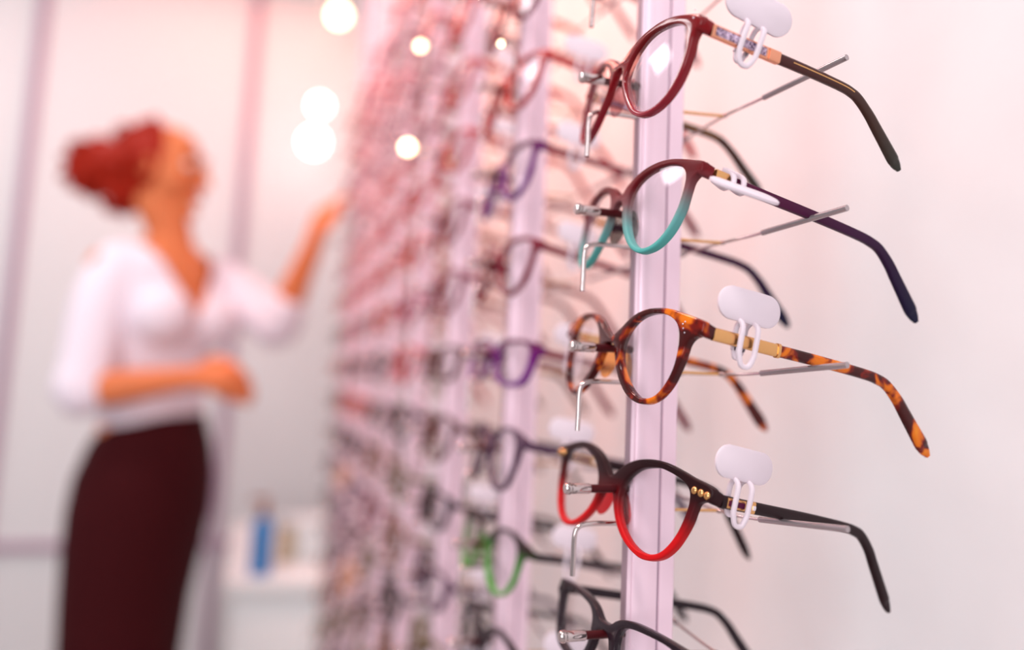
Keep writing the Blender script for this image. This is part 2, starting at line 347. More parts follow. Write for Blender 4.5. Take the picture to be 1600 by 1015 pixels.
def t_teal(root, path, sg):
    t = link('temple', temple_mesh(path, 0.0026, 0.0023, 0.0034, 0.0016, s0=0.009, power=5), root, MT['plum'])
    link('gold_band', band(path, 0.0015, 0.0095, 0.0017, 0.0028, 6), t, MT['gold'])
def t_tort(root, path, sg):
    t = link('temple', temple_mesh(path, 0.0030, 0.0026, 0.0038, 0.0018, s0=0.037), root, MT['tort2'])
    link('gold_section', band(path, 0.0, 0.0375, 0.0015, 0.0030, 3.2), t, MT['gold'])
    link('gold_collar', band(path, 0.0362, 0.0378, 0.0019, 0.0034, 3.2), t, MT['gold'])
def t_red(root, path, sg):
    t = link('temple', temple_mesh(path, 0.0030, 0.0026, 0.0030, 0.0017, s0=0.0), root, MT['black'])
    link('gold_frame', band(path, 0.003, 0.0150, 0.00185, 0.0024, 6), t, MT['gold'])
    link('plum_inlay', band(path, 0.0038, 0.0143, 0.0021, 0.0015, 6), t, MT['plum'])
    e = link('emblem', band(path, 0.0155, 0.0215, 0.0020, 0.0028, 6), t, MT['gold'])
    for q in (0.0166, 0.0196): link('crystal', band(path, q, q + 0.0018, 0.0024, 0.0015, 3), e, MT['crystal'])
POSES = [((0.1654, 0.3561, 1.2542), (0.1149, 0.1458, -0.0335), -0.159, 0.03, 0.0905, 0.0269),
         ((0.1755, 0.373, 1.1911), (0.0272, 0.1881, -0.0123), -0.153, -0.058, 0.1104, 0.0307),
         ((0.174, 0.3746, 1.1198), (0.0253, 0.1569, 0.0634), -0.038, -0.054, 0.1089, 0.0313),
         ((0.1803, 0.384, 1.0475), (0.0332, 0.1959, 0.1524), -0.0975, -0.128, 0.1074, 0.0377)]
h1 = hero('burg', POSES[0], MT['burg'], 'glossy burgundy cat-eye eyeglasses with glitter-panelled temples, top sharp pair on the nearest pole', t_burg, MT['pad'])
h2 = hero('cat', POSES[1], MT['teal'], 'matte burgundy eyeglasses fading to teal at the lens bottoms, with plum temples', t_teal, MT['padg'])
h3 = hero('round', POSES[2], MT['tort'], 'round tortoiseshell eyeglasses with gold temple fronts on the nearest pole', t_tort, MT['pada'])
h4 = hero('wide', POSES[3], MT['redb'], 'black eyeglasses fading to bright red rims, lowest sharp pair on the nearest pole', t_red, MT['padr'])
# rivets and jewels on the corners
def rivets(root, pts, r, m, name):
    fr = [c for c in root.children if c.name.startswith('frame_front')][0]
    for (u, w_) in pts:
        bm = bmesh.new(); ellipsoid(bm, (u, wrapv(u) - 0.0021, w_), (r, r * 0.6, r), None, 2); link(name, bm_mesh(bm, name), fr, m)
for sg in (1, -1):
    rivets(h1, [(sg * 0.0635, 0.0172), (sg * 0.0635, 0.0135), (sg * 0.006, 0.0078)], 0.0005, MT['crystal'], 'stud')
    rivets(h3, [(sg * 0.0565, 0.0118), (sg * 0.0572, 0.0098), (sg * 0.0585, 0.0078), (sg * 0.0578, 0.0128)], 0.00042, MT['crystal'], 'stud')
    rivets(h4, [(sg * 0.0590, 0.0108), (sg * 0.0628, 0.0104), (sg * 0.0662, 0.0100)], 0.0020, MT['gold'], 'gold_ornament')

# --- the blurred pairs
def proto_meshes(shape, n=3):
    fr = front_mesh(shape, n=n); return fr
PAL = dict(
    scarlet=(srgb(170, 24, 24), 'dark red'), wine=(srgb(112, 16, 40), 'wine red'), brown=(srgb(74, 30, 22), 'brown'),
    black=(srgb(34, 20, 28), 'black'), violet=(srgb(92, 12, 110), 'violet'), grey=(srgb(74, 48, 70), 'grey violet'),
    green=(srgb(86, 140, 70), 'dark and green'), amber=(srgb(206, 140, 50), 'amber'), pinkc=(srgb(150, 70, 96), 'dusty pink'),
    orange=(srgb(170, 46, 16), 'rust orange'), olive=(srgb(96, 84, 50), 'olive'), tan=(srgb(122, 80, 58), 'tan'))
PM = {k_: mat('acetate_' + k_, c, 0.25, coat=0.4) for k_, (c, _) in PAL.items()}
PM['green'] = grad_mat('black_to_green', [(0, srgb(70, 150, 50)), (0.55, srgb(60, 120, 46)), (0.8, srgb(40, 30, 26)), (1, srgb(34, 14, 20))], -0.02, 0.018, 0.25)
PM['violet'] = grad_mat('wine_to_violet', [(0, srgb(96, 10, 116)), (0.6, srgb(104, 12, 110)), (1, srgb(84, 10, 40))], -0.02, 0.018, 0.25)
PM2 = dict(PM); PM2['green'] = PM['black']; PM2['violet'] = PM['wine']; PM2['amber'] = PM['brown']
SHN = {'round': 'round', 'cat': 'cat-eye', 'wide': 'oval', 'rect': 'rectangular', 'burg': 'large round'}
FR, LE, TE = {}, {}, {}
for s_ in ('round', 'cat', 'wide', 'rect'):
    FR[s_] = front_mesh(s_, n=3)
    for sg in (1, -1): LE[s_, sg] = lens_mesh(s_, sg, 3); LE[s_, sg].materials.append(MT['lens'])
for sg in (1, -1): TE[sg] = temple_mesh(temple_path(sg, -0.06, 0.104, 0.032), 0.0028, 0.0024, 0.0033, 0.0017, seg=8)
cache = {}
def colmesh(base, key, m):
    if key not in cache:
        me = base.copy(); me.materials.clear(); me.materials.append(m); cache[key] = me
    return cache[key]
GP = {}
def make_pair(shape, pal):
    """first of a kind: builds the thing; afterwards copied object by object"""
    root = empty('eyeglasses'); kids = []
    kids.append(link('frame_front', colmesh(FR[shape], (shape, pal), PM[pal]), root))
    for sg in (1, -1):
        kids.append(link('lens', LE[shape, sg], root))
        kids.append(link('temple', colmesh(TE[sg], ('t', sg, pal), PM2[pal]), root))
    return root, kids
def place_pair(shape, pal, mw, label):
    if (shape, pal) not in GP: GP[shape, pal] = make_pair(shape, pal); root = GP[shape, pal][0]
    else:
        src, ks = GP[shape, pal]; root = src.copy(); COL.objects.link(root)
        for c in ks:
            d = c.copy(); COL.objects.link(d); d.parent = root
    root.matrix_world = mw; tag(root, label, CAT, G_GLASS); return root

# ------------------------------------------------------------------ security tags
def tag_meshes():
    bm = bmesh.new(); N = 40; a, b, t = 0.0095, 0.0076, 0.0011
    def ring(off, s):
        out = []
        for k_ in range(N):
            an = 2 * math.pi * k_ / N; x = math.cos(an) * b * s; z = math.sin(an) * b * s
            x += a if math.cos(an) > 0 else -a
            out.append(bm.verts.new((off, x, z)))
        return out
    rs = [ring(-t, 0.86), ring(-t * 0.5, 1.0), ring(t * 0.5, 1.0), ring(t, 0.86)]
    for r0, r1 in zip(rs, rs[1:]):
        for k_ in range(N): bm.faces.new((r0[k_], r0[(k_ + 1) % N], r1[(k_ + 1) % N], r1[k_]))
    bm.faces.new(rs[0][::-1]); bm.faces.new(rs[-1])
    plate = bm_mesh(bm, 'plate', True, 60)
    def loop(xo, hw, dep):
        bm = bmesh.new()
        p = catmull([(0, -hw, -0.0068), (xo, -hw, -0.010), (xo, -hw, -0.020), (xo, -hw * 0.9, -dep + 0.004), (xo, -hw * 0.45, -dep), (xo, hw * 0.45, -dep), (xo, hw * 0.9, -dep + 0.004), (xo, hw, -0.020), (xo, hw, -0.010), (0, hw, -0.0068)], 4)
        sweep(bm, p, (0.0010, 0.0012), side=(1, 0, 0), seg=10, power=3); return bm_mesh(bm, 'loop')
    return plate, loop(0.0034, 0.0042, 0.027), loop(-0.0034, 0.0026, 0.023)
TPL, TL1, TL2 = tag_meshes()
for me_ in (TPL, TL1, TL2): me_.materials.append(MT['tag'])
TAG0 = []
G_TAG = 'white plastic tags clipped on the temples'
def place_tag(mw, label):
    if not TAG0:
        r = empty('security_tag'); TAG0.append(r); TAG0.append([link('plate', TPL, r), link('loop', TL1, r), link('loop', TL2, r)])
    else:
        r = TAG0[0].copy(); COL.objects.link(r)
        for c in TAG0[1]:
            d = c.copy(); COL.objects.link(d); d.parent = r
    r.matrix_world = mw; tag(r, label, 'tag', G_TAG); return r
def tag_on(gm, sn, l, dw, roll=0, tilt=0, yaw=0):
    m = gm @ Matrix.Translation((0.068 + sn * l, 0.010 + l, 0.009)) @ Matrix.Rotation(R(yaw), 4, 'Z') @ Matrix.Rotation(R(roll), 4, 'Y') @ Matrix.Rotation(R(tilt), 4, 'X') @ Matrix.Translation((0, 0, dw))
    return m
gm = [glasses_matrix(p[0], p[1]) for p in POSES]
place_tag(tag_on(gm[0], POSES[0][2], 0.0215, 0.0170, 0, -8), 'white oval tag clipped on the glitter temple of the top burgundy eyeglasses')
place_tag(tag_on(gm[1], POSES[1][2], 0.0145, -0.0150, 0, 0) @ Matrix.Translation((0, 0, 0.015)) @ Matrix.Rotation(R(118), 4, 'Y') @ Matrix.Translation((0, 0, 0.012)), 'white tag hanging edge-on under the plum temple of the teal eyeglasses')
place_tag(tag_on(gm[2], POSES[2][2], 0.0192, 0.0162, 0, 0, 0), 'white oval tag standing above the gold temple of the tortoiseshell eyeglasses')
place_tag(tag_on(gm[3], POSES[3][2], 0.0126, 0.0182, 0, 0, 0), 'white oval tag on the black temple of the red-rimmed eyeglasses')

# ------------------------------------------------------------------ display poles
ROWZ0, DZ = 1.2617, 0.0712
POLES = [0.378, 0.597, 0.803, 1.012, 1.222, 1.432, 1.642, 1.852]
def tube(path, r, seg=10, n=5, sm=True):
    bm = bmesh.new(); p = catmull(path, n) if sm else [Vector(q) for q in path]
    sweep(bm, p, (r, r), seg=seg); return bm_mesh(bm, 'tube', True, 60)
# meshes in pole-row coordinates: origin at the pole axis, peg height
def row_meshes():
    bm = bmesh.new(); lathe(bm, [(0.0021, 0), (0.0021, 0.024), (0.0017, 0.026)], 14)
    bmesh.ops.rotate(bm, verts=bm.verts, matrix=Matrix.Rotation(R(-90), 3, 'Y')); bmesh.ops.translate(bm, verts=bm.verts, vec=(-0.012, 0, 0)); peg = bm_mesh(bm, 'peg')
    bm = bmesh.new(); lathe(bm, [(0.0021, 0), (0.0026, 0.0006), (0.0027, 0.0098), (0.0025, 0.0108), (0.0031, 0.0112), (0.0031, 0.0128), (0.0024, 0.0138)], 18)
    bmesh.ops.rotate(bm, verts=bm.verts, matrix=Matrix.Rotation(R(-90), 3, 'Y')); bmesh.ops.translate(bm, verts=bm.verts, vec=(-0.0335, 0, 0)); cap = bm_mesh(bm, 'cap')
    hook = tube([(0.0, 0, -0.0172), (-0.018, 0, -0.0172), (-0.034, 0, -0.0174), (-0.0395, 0, -0.0192), (-0.0412, 0, -0.0235), (-0.0414, 0, -0.034), (-0.0416, 0, -0.0425)], 0.00125)
    stem = tube([(0.0, 0, -0.0105), (0.02, -0.002, -0.0105), (0.037, -0.005, -0.0105)], 0.0008)
    J = Vector((0.0375, -0.006, -0.0105))
    bar = tube([(0.046, 0.081, -0.0088), (0.041, 0.040, -0.0098), J, (0.041, -0.035, -0.0098), (0.0510, -0.084, -0.0055)], 0.0008)
    sl = []
    for a, b in (((0.0413, -0.036, -0.0097), (0.0512, -0.0855, -0.0054)), ((0.0412, 0.042, -0.0098), (0.0462, 0.083, -0.0087))):
        sl.append(tube([a, Vector(a).lerp(Vector(b), 0.33), Vector(a).lerp(Vector(b), 0.66), b], 0.0015, 12, 3))
    jt = bmesh.new(); ellipsoid(jt, J, (0.0014, 0.0024, 0.0014), None, 2); jt = bm_mesh(jt, 'j')
    return peg, cap, hook, stem, bar, sl, jt
peg, cap, hook, stem, bar, sl, jt = row_meshes()
for me_, m_ in ((peg, MT['peg']), (cap, MT['chrome']), (hook, MT['chrome']), (stem, MT['gold']), (bar, MT['chrome']), (sl[0], MT['sleeve']), (sl[1], MT['sleeve']), (jt, MT['chrome'])): me_.materials.append(m_)
def pole_mesh():
    # outline in x (towards the wall) and y, extruded floor to ceiling
    x0, x1, h = -0.0125, 0.0136, 0.0034
    o = [(x0, -h + 0.0012), (x0 + 0.0012, -h), (x0 + 0.0022, -h + 0.0005), (x0 + 0.004, -h - 0.0006), (x0 + 0.008, -h - 0.0014), (x0 + 0.012, -h - 0.0012), (x0 + 0.0158, -h - 0.0004), (x0 + 0.0162, -h + 0.0012), (x0 + 0.0170, -h + 0.0012), (x0 + 0.0174, -h - 0.0002), (x1 - 0.001, -h - 0.0002), (x1, -h + 0.001)]
    o = o + [(a, -b) for a, b in reversed(o)]
    bm = bmesh.new(); lo = [bm.verts.new((a, b, 0)) for a, b in o]; hi = [bm.verts.new((a, b, 2.7)) for a, b in o]; N = len(o)
    for k_ in range(N): bm.faces.new((lo[k_], lo[(k_ + 1) % N], hi[(k_ + 1) % N], hi[k_]))
    bm.faces.new(lo[::-1]); bm.faces.new(hi); return bm_mesh(bm, 'pole', True, 35)
pm = pole_mesh(); pm.materials.append(MT['alu'])
bm = bmesh.new(); box(bm, (-0.0132, -0.0014, 0), (-0.0124, 0.0034, 2.7)); strip = bm_mesh(bm, 'strip'); strip.materials.append(MT['strip'])
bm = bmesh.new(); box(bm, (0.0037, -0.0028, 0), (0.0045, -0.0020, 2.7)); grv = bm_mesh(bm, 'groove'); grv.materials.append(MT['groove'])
ORD = ['first', 'second', 'third', 'fourth', 'fifth', 'sixth', 'seventh', 'eighth', 'ninth', 'tenth', 'eleventh', 'twelfth', 'thirteenth', 'fourteenth', 'fifteenth', 'sixteenth', 'seventeenth', 'eighteenth', 'nineteenth', 'twentieth', 'twenty-first', 'twenty-second']
def project(P):
    c = cam.matrix_world.inverted() @ Vector(P); return (800 + 1244 * c.x / -c.z, 457 - 1244 * c.y / -c.z)
def row_parts(root, z):
    M0 = Matrix.Translation((0, 0, z))
    a = link('nose_peg', peg, root); b = link('peg_cap', cap, a); c = link('lens_hook', hook, root)
    d = link('arm_stem', stem, root); e = link('support_arm', bar, root); j = link('joint', jt, e)
    s = [link('sleeve', q, e) for q in sl]
    for q in (a, c, d, e): q.matrix_local = M0
ROWS = {}
for pi, py in enumerate(POLES):
    root = empty('display_pole', Matrix.Translation((PX, py, 0)))
    tag(root, 'white aluminium display pole, %s from the camera along the right wall' % ('nearest and only sharp one' if pi == 0 else ORD[pi]), 'display pole', 'poles of the eyeglasses display')
    link('pole', pm, root); link('edge_strip', strip, root); link('groove', grv, root)
    rows = []
    for r in range(-8, 14):
        z = ROWZ0 - DZ * r
        if z > 1.76 or z < 0.33: continue
        x, y = project((PX - 0.03, py, z))
        if -110 * 0.4 / py * 1.0 - 60 < y < 1015 + 60: rows.append(r)
    ROWS[pi] = rows
    for r in rows: row_parts(root, ROWZ0 - DZ * r)
# pairs
P2 = {-1: ('cat', 'scarlet'), 0: ('cat', 'violet'), 1: ('cat', 'wine'), 2: ('rect', 'violet'), 3: ('round', 'grey'), 4: ('round', 'green'), 5: ('wide', 'black')}
upper = ['scarlet', 'orange', 'wine', 'scarlet', 'pinkc', 'brown', 'scarlet', 'wine', 'orange']  # reds put the warm lens flare into the upper rows' frame colours
mid = ['wine', 'brown', 'brown', 'scarlet', 'black', 'tan', 'black', 'pinkc', 'orange', 'brown']
lower = ['brown', 'black', 'amber', 'olive', 'grey', 'olive', 'tan', 'wine', 'brown', 'black']
rng = random.Random(11)
for pi, py in enumerate(POLES):
    n = 0
    for r in ROWS[pi]:
        z = ROWZ0 - DZ * r
        if pi == 0 and r < 4: continue
        if pi == 1 and r in P2: shape, pal = P2[r]
        elif pi == 0: shape, pal = 'rect', 'black'
        else:
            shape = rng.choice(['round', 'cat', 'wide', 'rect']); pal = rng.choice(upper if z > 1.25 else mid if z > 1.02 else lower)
        tilt = 0.165 + rng.uniform(-0.02, 0.03)
        rv = (rng.uniform(-0.02, 0.03), tilt, rng.uniform(-0.03, 0.08))
        mw = glasses_matrix((PX - 0.0235, py - 0.001, z - 0.0005 if shape != 'rect' else z - 0.003), rv)
        x, y = project((PX - 0.03, py, z))
        if y < -5: pos = 'above the top of the frame'
        else: n += 1; pos = ORD[n - 1] + ' pair down'
        if pi == 0: label = 'black rectangular eyeglasses peeking up below the red-rimmed pair on the nearest pole' if r == 4 else 'black rectangular eyeglasses hidden below the frame edge on the nearest pole, %s' % pos
        elif y < -5: label = '%s %s eyeglasses on the %s pole, highest of all on it' % (PAL[pal][1], SHN[shape], ORD[pi])
        else: label = '%s %s eyeglasses on the %s pole, %s in view' % (PAL[pal][1], SHN[shape], ORD[pi], pos)
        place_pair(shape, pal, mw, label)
        if pi in (1, 2, 3) and rng.random() < 0.95:
            yaw = rng.uniform(-8, 8)
            place_tag(mw @ Matrix.Translation((0.0668, 0.034 + rng.uniform(-.004, .006), 0.009)) @ Matrix.Rotation(R(yaw), 4, 'Z') @ Matrix.Translation((0, 0, 0.0165)),
                      'small white tag on the %s %s pair, %s pole, %s' % (PAL[pal][1], SHN[shape], ORD[pi], pos if y >= -5 else 'highest'))

# ------------------------------------------------------------------ woman
def tapered(bm, pts, rad, seg=16, n=4):
    """pts with (rx, ry) radii -> rounded closed tube"""
    P = catmull(pts, n); rr = catmull([(a[0], a[1], 0) if isinstance(a, tuple) else (a, a, 0) for a in rad], n)
    sweep(bm, P, [(max(q.x, 0.002), max(q.y, 0.002)) for q in rr], side=None, seg=seg)
    for e, q in ((P[0], rr[0]), (P[-1], rr[-1])): ellipsoid(bm, e, (min(q.x, q.y),) * 3, None, 2)
def rings_loft(bm, secs, seg=32):
    """secs: (centre, rx, ry, yaw)"""
    rings = []
    for c, rx, ry, yaw in secs:
        cy, sy = math.cos(yaw), math.sin(yaw); ring = []
        for k_ in range(seg):
            an = 2 * math.pi * k_ / seg; x = rx * math.cos(an); y = ry * math.sin(an)
            ring.append(bm.verts.new((c[0] + x * cy - y * sy, c[1] + x * sy + y * cy, c[2])))
        rings.append(ring)
    for r0, r1 in zip(rings, rings[1:]):
        for k_ in range(seg): bm.faces.new((r0[k_], r0[(k_ + 1) % seg], r1[(k_ + 1) % seg], r1[k_]))
    bm.faces.new(rings[0][::-1]); bm.faces.new(rings[-1])
def remesh(bm, name, vox, smooth_it=6, deci=None):
    me = bpy.data.meshes.new(name); bmesh.ops.recalc_face_normals(bm, faces=bm.faces); bm.to_mesh(me); bm.free()
    o = bpy.data.objects.new(name, me); COL.objects.link(o)
    md = o.modifiers.new('r', 'REMESH'); md.mode = 'VOXEL'; md.voxel_size = vox
    if smooth_it: s = o.modifiers.new('s', 'SMOOTH'); s.iterations = smooth_it; s.factor = 0.5
    dg = bpy.context.evaluated_depsgraph_get(); m2 = bpy.data.meshes.new_from_object(o.evaluated_get(dg))
    bpy.data.objects.remove(o); m2.polygons.foreach_set('use_smooth', [True] * len(m2.polygons)); m2.name = name
    return m2
WX, WY = -0.235, 2.00
YAW = R(41)                       # shoulder axis direction in plan
sx = Vector((math.cos(YAW), math.sin(YAW), 0)); fx = Vector((math.sin(YAW), -math.cos(YAW), 0))
def tz(c, s=0, f=0, z=0): return Vector((c[0], c[1], 0)) + sx * s + fx * f + Vector((0, 0, z))
CB = (WX + 0.022, WY)
Rsh, Lsh = Vector((-0.318, 1.93, 1.308)), Vector((-0.088, 2.09, 1.315))
Rel, Rwr = Vector((-0.338, 1.86, 1.040)), Vector((-0.125, 1.815, 1.078))
Lel, Lwr = Vector((0.045, 1.985, 1.205)), Vector((0.108, 1.895, 1.392))
root = empty('person', Matrix.Translation((WX, WY, 0)))
tag(root, 'woman with curly auburn bun, white shirt and maroon skirt reaching to the eyeglasses', 'person')
bm = bmesh.new()
torso = [((0, 0, 0.80), .145, .105), ((0, 0, 0.90), .138, .10), ((0, 0.0, 1.0), .100, .082), ((0, 0, 1.08), .102, .080), ((0, 0, 1.18), .122, .095), ((0, 0, 1.26), .132, .098), ((0, 0, 1.32), .125, .085), ((0, 0, 1.365), .09, .065), ((0, 0, 1.39), .055, .052)]
rings_loft(bm, [((CB[0], CB[1], z[2]), a, b, YAW) for z, a, b in torso])
for sgn in (1, -1): ellipsoid(bm, tz(CB, sgn * 0.062, 0.085, 1.215), (0.055, 0.05, 0.055), None, 3)
HC = Vector((-0.236, 1.985, 1.553))            # head centre
tapered(bm, [tz(CB, 0, 0, 1.33), tz(CB, 0, 0.005, 1.40), HC + Vector((-0.01, 0, -0.07))], [0.058, 0.050, 0.052])
HY = R(-22)                                      # the face turns right, a little to the camera
HR = Matrix.Rotation(HY, 3, 'Z') @ Matrix.Rotation(R(4), 3, 'Y')
def skull(p):
    # +X is the face direction
    x, y, z = p
    if z < 0: y *= 1 - 0.30 * (-z / 0.11) ** 1.3; x = x * (1 - 0.12 * (-z / 0.11)) + (0.012 * (-z / 0.11))
    if x > 0.06: x = 0.06 + (x - 0.06) * 0.75
    return Vector((x, y, z))
ellipsoid(bm, HC, (0.092, 0.070, 0.106), HR, 4, skull)
hp = lambda x, y, z: HC + HR @ Vector((x, y, z))
tapered(bm, [hp(0.082, 0, 0.022), hp(0.096, 0, 0.0), hp(0.108, 0, -0.022), hp(0.094, 0, -0.030)], [0.008, 0.009, 0.011, 0.008], 10)
ellipsoid(bm, hp(0.072, 0, -0.092), (0.022, 0.024, 0.018), HR, 3)      # chin
ellipsoid(bm, hp(0.086, 0, -0.050), (0.012, 0.024, 0.007), HR, 3); ellipsoid(bm, hp(0.084, 0, -0.062), (0.012, 0.020, 0.007), HR, 3)
for sgn in (1, -1):
    ellipsoid(bm, hp(0.072, sgn * 0.036, 0.034), (0.014, 0.022, 0.007), HR, 2)   # brow
    ellipsoid(bm, hp(-0.002, sgn * 0.074, -0.004), (0.017, 0.007, 0.030), HR, 3)  # ear
    ellipsoid(bm, hp(0.055, sgn * 0.042, -0.025), (0.022, 0.016, 0.022), HR, 3)   # cheek
# arms
for S_, E_, W_ in ((Rsh, Rel, Rwr), (Lsh, Lel, Lwr)):
    tapered(bm, [S_, S_.lerp(E_, 0.35), S_.lerp(E_, 0.75), E_], [0.050, 0.046, 0.039, 0.036])
    tapered(bm, [E_, E_.lerp(W_, 0.3), E_.lerp(W_, 0.75), W_], [0.036, 0.037, 0.028, 0.024])
def hand(bm, W_, d, palm_n, curl, sidev):
    """wrist, pointing direction, palm normal (towards palm), finger curl"""
    d = d.normalized(); s = sidev.normalized(); pn = palm_n.normalized()
    tapered(bm, [W_, W_ + d * 0.03, W_ + d * 0.075], [(0.022, 0.017), (0.030, 0.015), (0.036, 0.013)] if False else [0.022, 0.024, 0.022], 14)
    for sgn in (-1, 1): tapered(bm, [W_ + d * 0.02, W_ + d * 0.07 + s * 0.020 * sgn], [0.017, 0.016], 12)
    for q, (off, ln) in enumerate(((-0.030, 0.066), (-0.010, 0.075), (0.010, 0.071), (0.030, 0.056))):
        p = W_ + d * 0.078 + s * off; pts = [p - d * 0.015]; dd = d.copy()
        for seg_, (fr_, an) in enumerate(((0.42, curl[0]), (0.33, curl[1]), (0.25, curl[2]))):
            rot = Matrix.Rotation(0, 3, 'X'); dd = (dd * math.cos(R(an)) + pn * math.sin(R(an))).normalized()
            pn2 = pn; p = p + dd * ln * fr_; pts.append(p.copy())
        tapered(bm, pts, [0.0095, 0.009, 0.008, 0.0068], 10, 3)
    t0 = W_ + d * 0.025 - s * 0.022
    tapered(bm, [t0, t0 + d * 0.025 - s * 0.022 + pn * 0.008, t0 + d * 0.052 - s * 0.026 + pn * 0.016, t0 + d * 0.072 - s * 0.020 + pn * 0.020], [0.013, 0.011, 0.010, 0.008], 10, 3)
dR = (Rwr - Rel).normalized(); hand(bm, Rwr, dR + Vector((0, -.05, -.25)), Vector((0.15, 0.9, -0.3)), (35, 45, 45), Vector((0.1, 0.25, -1)).cross(Vector((0, 1, 0))).cross(dR) if False else Vector((0.2, 0.1, -0.95)) )
dL = (Lwr - Lel).normalized(); hand(bm, Lwr, Vector((0.25, -0.12, 0.95)), Vector((0.95, 0.1, -0.2)), (18, 25, 20), Vector((-0.1, 0.95, 0.15)))
# legs and feet
for sgn in (1, -1):
    hip = tz(CB, sgn * 0.062, 0, 0.80) + Vector((-0.006, 0, 0)); kn = tz(CB, sgn * 0.060, 0.02, 0.46) + Vector((-0.02, 0, 0)); an = tz(CB, sgn * 0.06, -0.01, 0.075) + Vector((-0.02, 0, 0))
    tapered(bm, [hip, hip.lerp(kn, 0.5), kn, kn.lerp(an, 0.35) - fx * 0.012, an], [0.078, 0.064, 0.050, 0.050, 0.034])
    tapered(bm, [an - fx * 0.035 - Vector((0, 0, 0.035)), an + fx * 0.05 - Vector((0, 0, 0.038)), an + fx * 0.14 - Vector((0, 0, 0.052))], [0.03, 0.034, 0.02])
body = link('body', remesh(bm, 'body', 0.0045, 5), root, MT['skin'])
body.matrix_parent_inverse = root.matrix_world.inverted()
def kid(name, me, m, par=None):
    o = link(name, me, par or root, m); o.matrix_parent_inverse = (root.matrix_world).inverted() if par is None else Matrix.Identity(4); return o
# shirt
bm = bmesh.new()
shirt = [((0, 0, 0.955), .112, .094), ((0, 0, 1.0), .116, .096), ((0, 0, 1.08), .118, .094), ((0, 0, 1.18), .140, .112), ((0, 0, 1.26), .148, .114), ((0, 0, 1.325), .142, .100), ((0, 0, 1.365), .105, .080), ((0, 0, 1.378), .08, .066)]
rings_loft(bm, [((CB[0], CB[1], z[2]), a, b, YAW) for z, a, b in shirt])
for sgn in (1, -1): ellipsoid(bm, tz(CB, sgn * 0.062, 0.088, 1.21), (0.066, 0.06, 0.066), None, 3)
tapered(bm, [Rsh + Vector((0.02, 0.01, 0.0)), Rsh.lerp(Rel, 0.3), Rsh.lerp(Rel, 0.8), Rel.lerp(Rwr, 0.02) + Vector((-.005, 0, 0)), Rel.lerp(Rwr, 0.06)], [0.066, 0.062, 0.056, 0.056, 0.050])
tapered(bm, [Lsh - Vector((0.02, 0.01, 0.0)), Lsh.lerp(Lel, 0.3), Lsh.lerp(Lel, 0.85), Lel, Lel.lerp(Lwr, 0.25)], [0.060, 0.060, 0.055, 0.052, 0.048])
sm = remesh(bm, 'shirt', 0.006, 6)
bm = bmesh.new(); bm.from_mesh(sm); kill = []
for f in bm.faces:                              # open V neckline
    c = f.calc_center_median(); d = c - tz(CB, 0.0, 0, 0); s_ = d.dot(sx); ff = d.dot(fx)
    if abs(s_) < (c.z - 1.205) * 0.56 and c.z > 1.205 and ff > -0.02: kill.append(f)
    elif c.z > 1.372 and abs(s_) < 0.10: kill.append(f)
bmesh.ops.delete(bm, geom=kill, context='FACES'); bm.to_mesh(sm); bm.free()
so = kid('shirt', sm, MT['shirt']); 
md = so.modifiers.new('thick', 'SOLIDIFY'); md.thickness = 0.003
# skirt
bm = bmesh.new()
sk = [(0.995, .108, .09, 0.012, 0), (0.975, .115, .095, 0.012, 0), (0.92, .140, .112, 0.006, 0), (0.85, .158, .124, 0, 0), (0.78, .162, .126, -0.004, 0), (0.70, .156, .122, -0.010, 0), (0.58, .142, .115, -0.018, 0), (0.42, .130, .110, -0.02, 0), (0.28, .126, .11, -0.02, 0)]
rings_loft(bm, [((CB[0] + a_, CB[1], z_), rx, ry, YAW) for z_, rx, ry, a_, b_ in sk], 40)
skm = remesh(bm, 'skirt', 0.008, 4); kid('skirt', skm, MT['skirt'])
# hair: scalp cap, curly bun, curls
bm = bmesh.new()
def scalp(p):
    return Vector(p)
ellipsoid(bm, hp(-0.028, 0, 0.012), (0.092, 0.084, 0.096), HR, 4)
ellipsoid(bm, hp(-0.050, 0, -0.045), (0.055, 0.062, 0.060), HR, 3)
rh = random.Random(4)
def curls(c, rad, n, r0, r1):
    for _ in range(n):
        v = Vector((rh.gauss(0, 1), rh.gauss(0, 1), rh.gauss(0, 1))).normalized(); p = Vector(c) + Vector((v.x * rad[0], v.y * rad[1], v.z * rad[2]))
        r_ = rh.uniform(r0, r1); ax = Vector((rh.gauss(0, 1), rh.gauss(0, 1), rh.gauss(0, 1))).normalized(); b1 = ax.orthogonal().normalized(); b2 = ax.cross(b1)
        pts = [p + (b1 * math.cos(t_) + b2 * math.sin(t_)) * r_ + ax * (t_ - 3) * 0.003 for t_ in [q * 0.75 for q in range(9)]]
        sweep(bm, catmull(pts, 2), (0.006, 0.006), seg=6)
bc = hp(-0.162, 0.0, -0.012)
ellipsoid(bm, bc, (0.066, 0.060, 0.066), None, 3); ellipsoid(bm, hp(-0.11, 0, -0.01), (0.06, 0.06, 0.07), HR, 3)
curls(bc, (0.064, 0.058, 0.062), 70, 0.010, 0.020)
curls(hp(-0.03, 0, 0.03), (0.088, 0.080, 0.098), 90, 0.008, 0.014) if False else None
for q in range(60):
    a_ = rh.uniform(0.5, 5.8); e_ = rh.uniform(-0.35, 1.4)
    v = Vector((math.cos(a_) * math.cos(e_), math.sin(a_) * math.cos(e_), math.sin(e_)))
    if v.x > 0.35 and v.z < 0.75: continue
    curls(hp(-0.034 + v.x * 0.088, v.y * 0.084, 0.010 + v.z * 0.092), (0.003,) * 3, 1, 0.010, 0.017)
curls(hp(-0.085, 0, -0.075), (0.035, 0.05, 0.035), 34, 0.008, 0.016)
kid('hair', remesh(bm, 'hair', 0.0045, 2), MT['hair'])
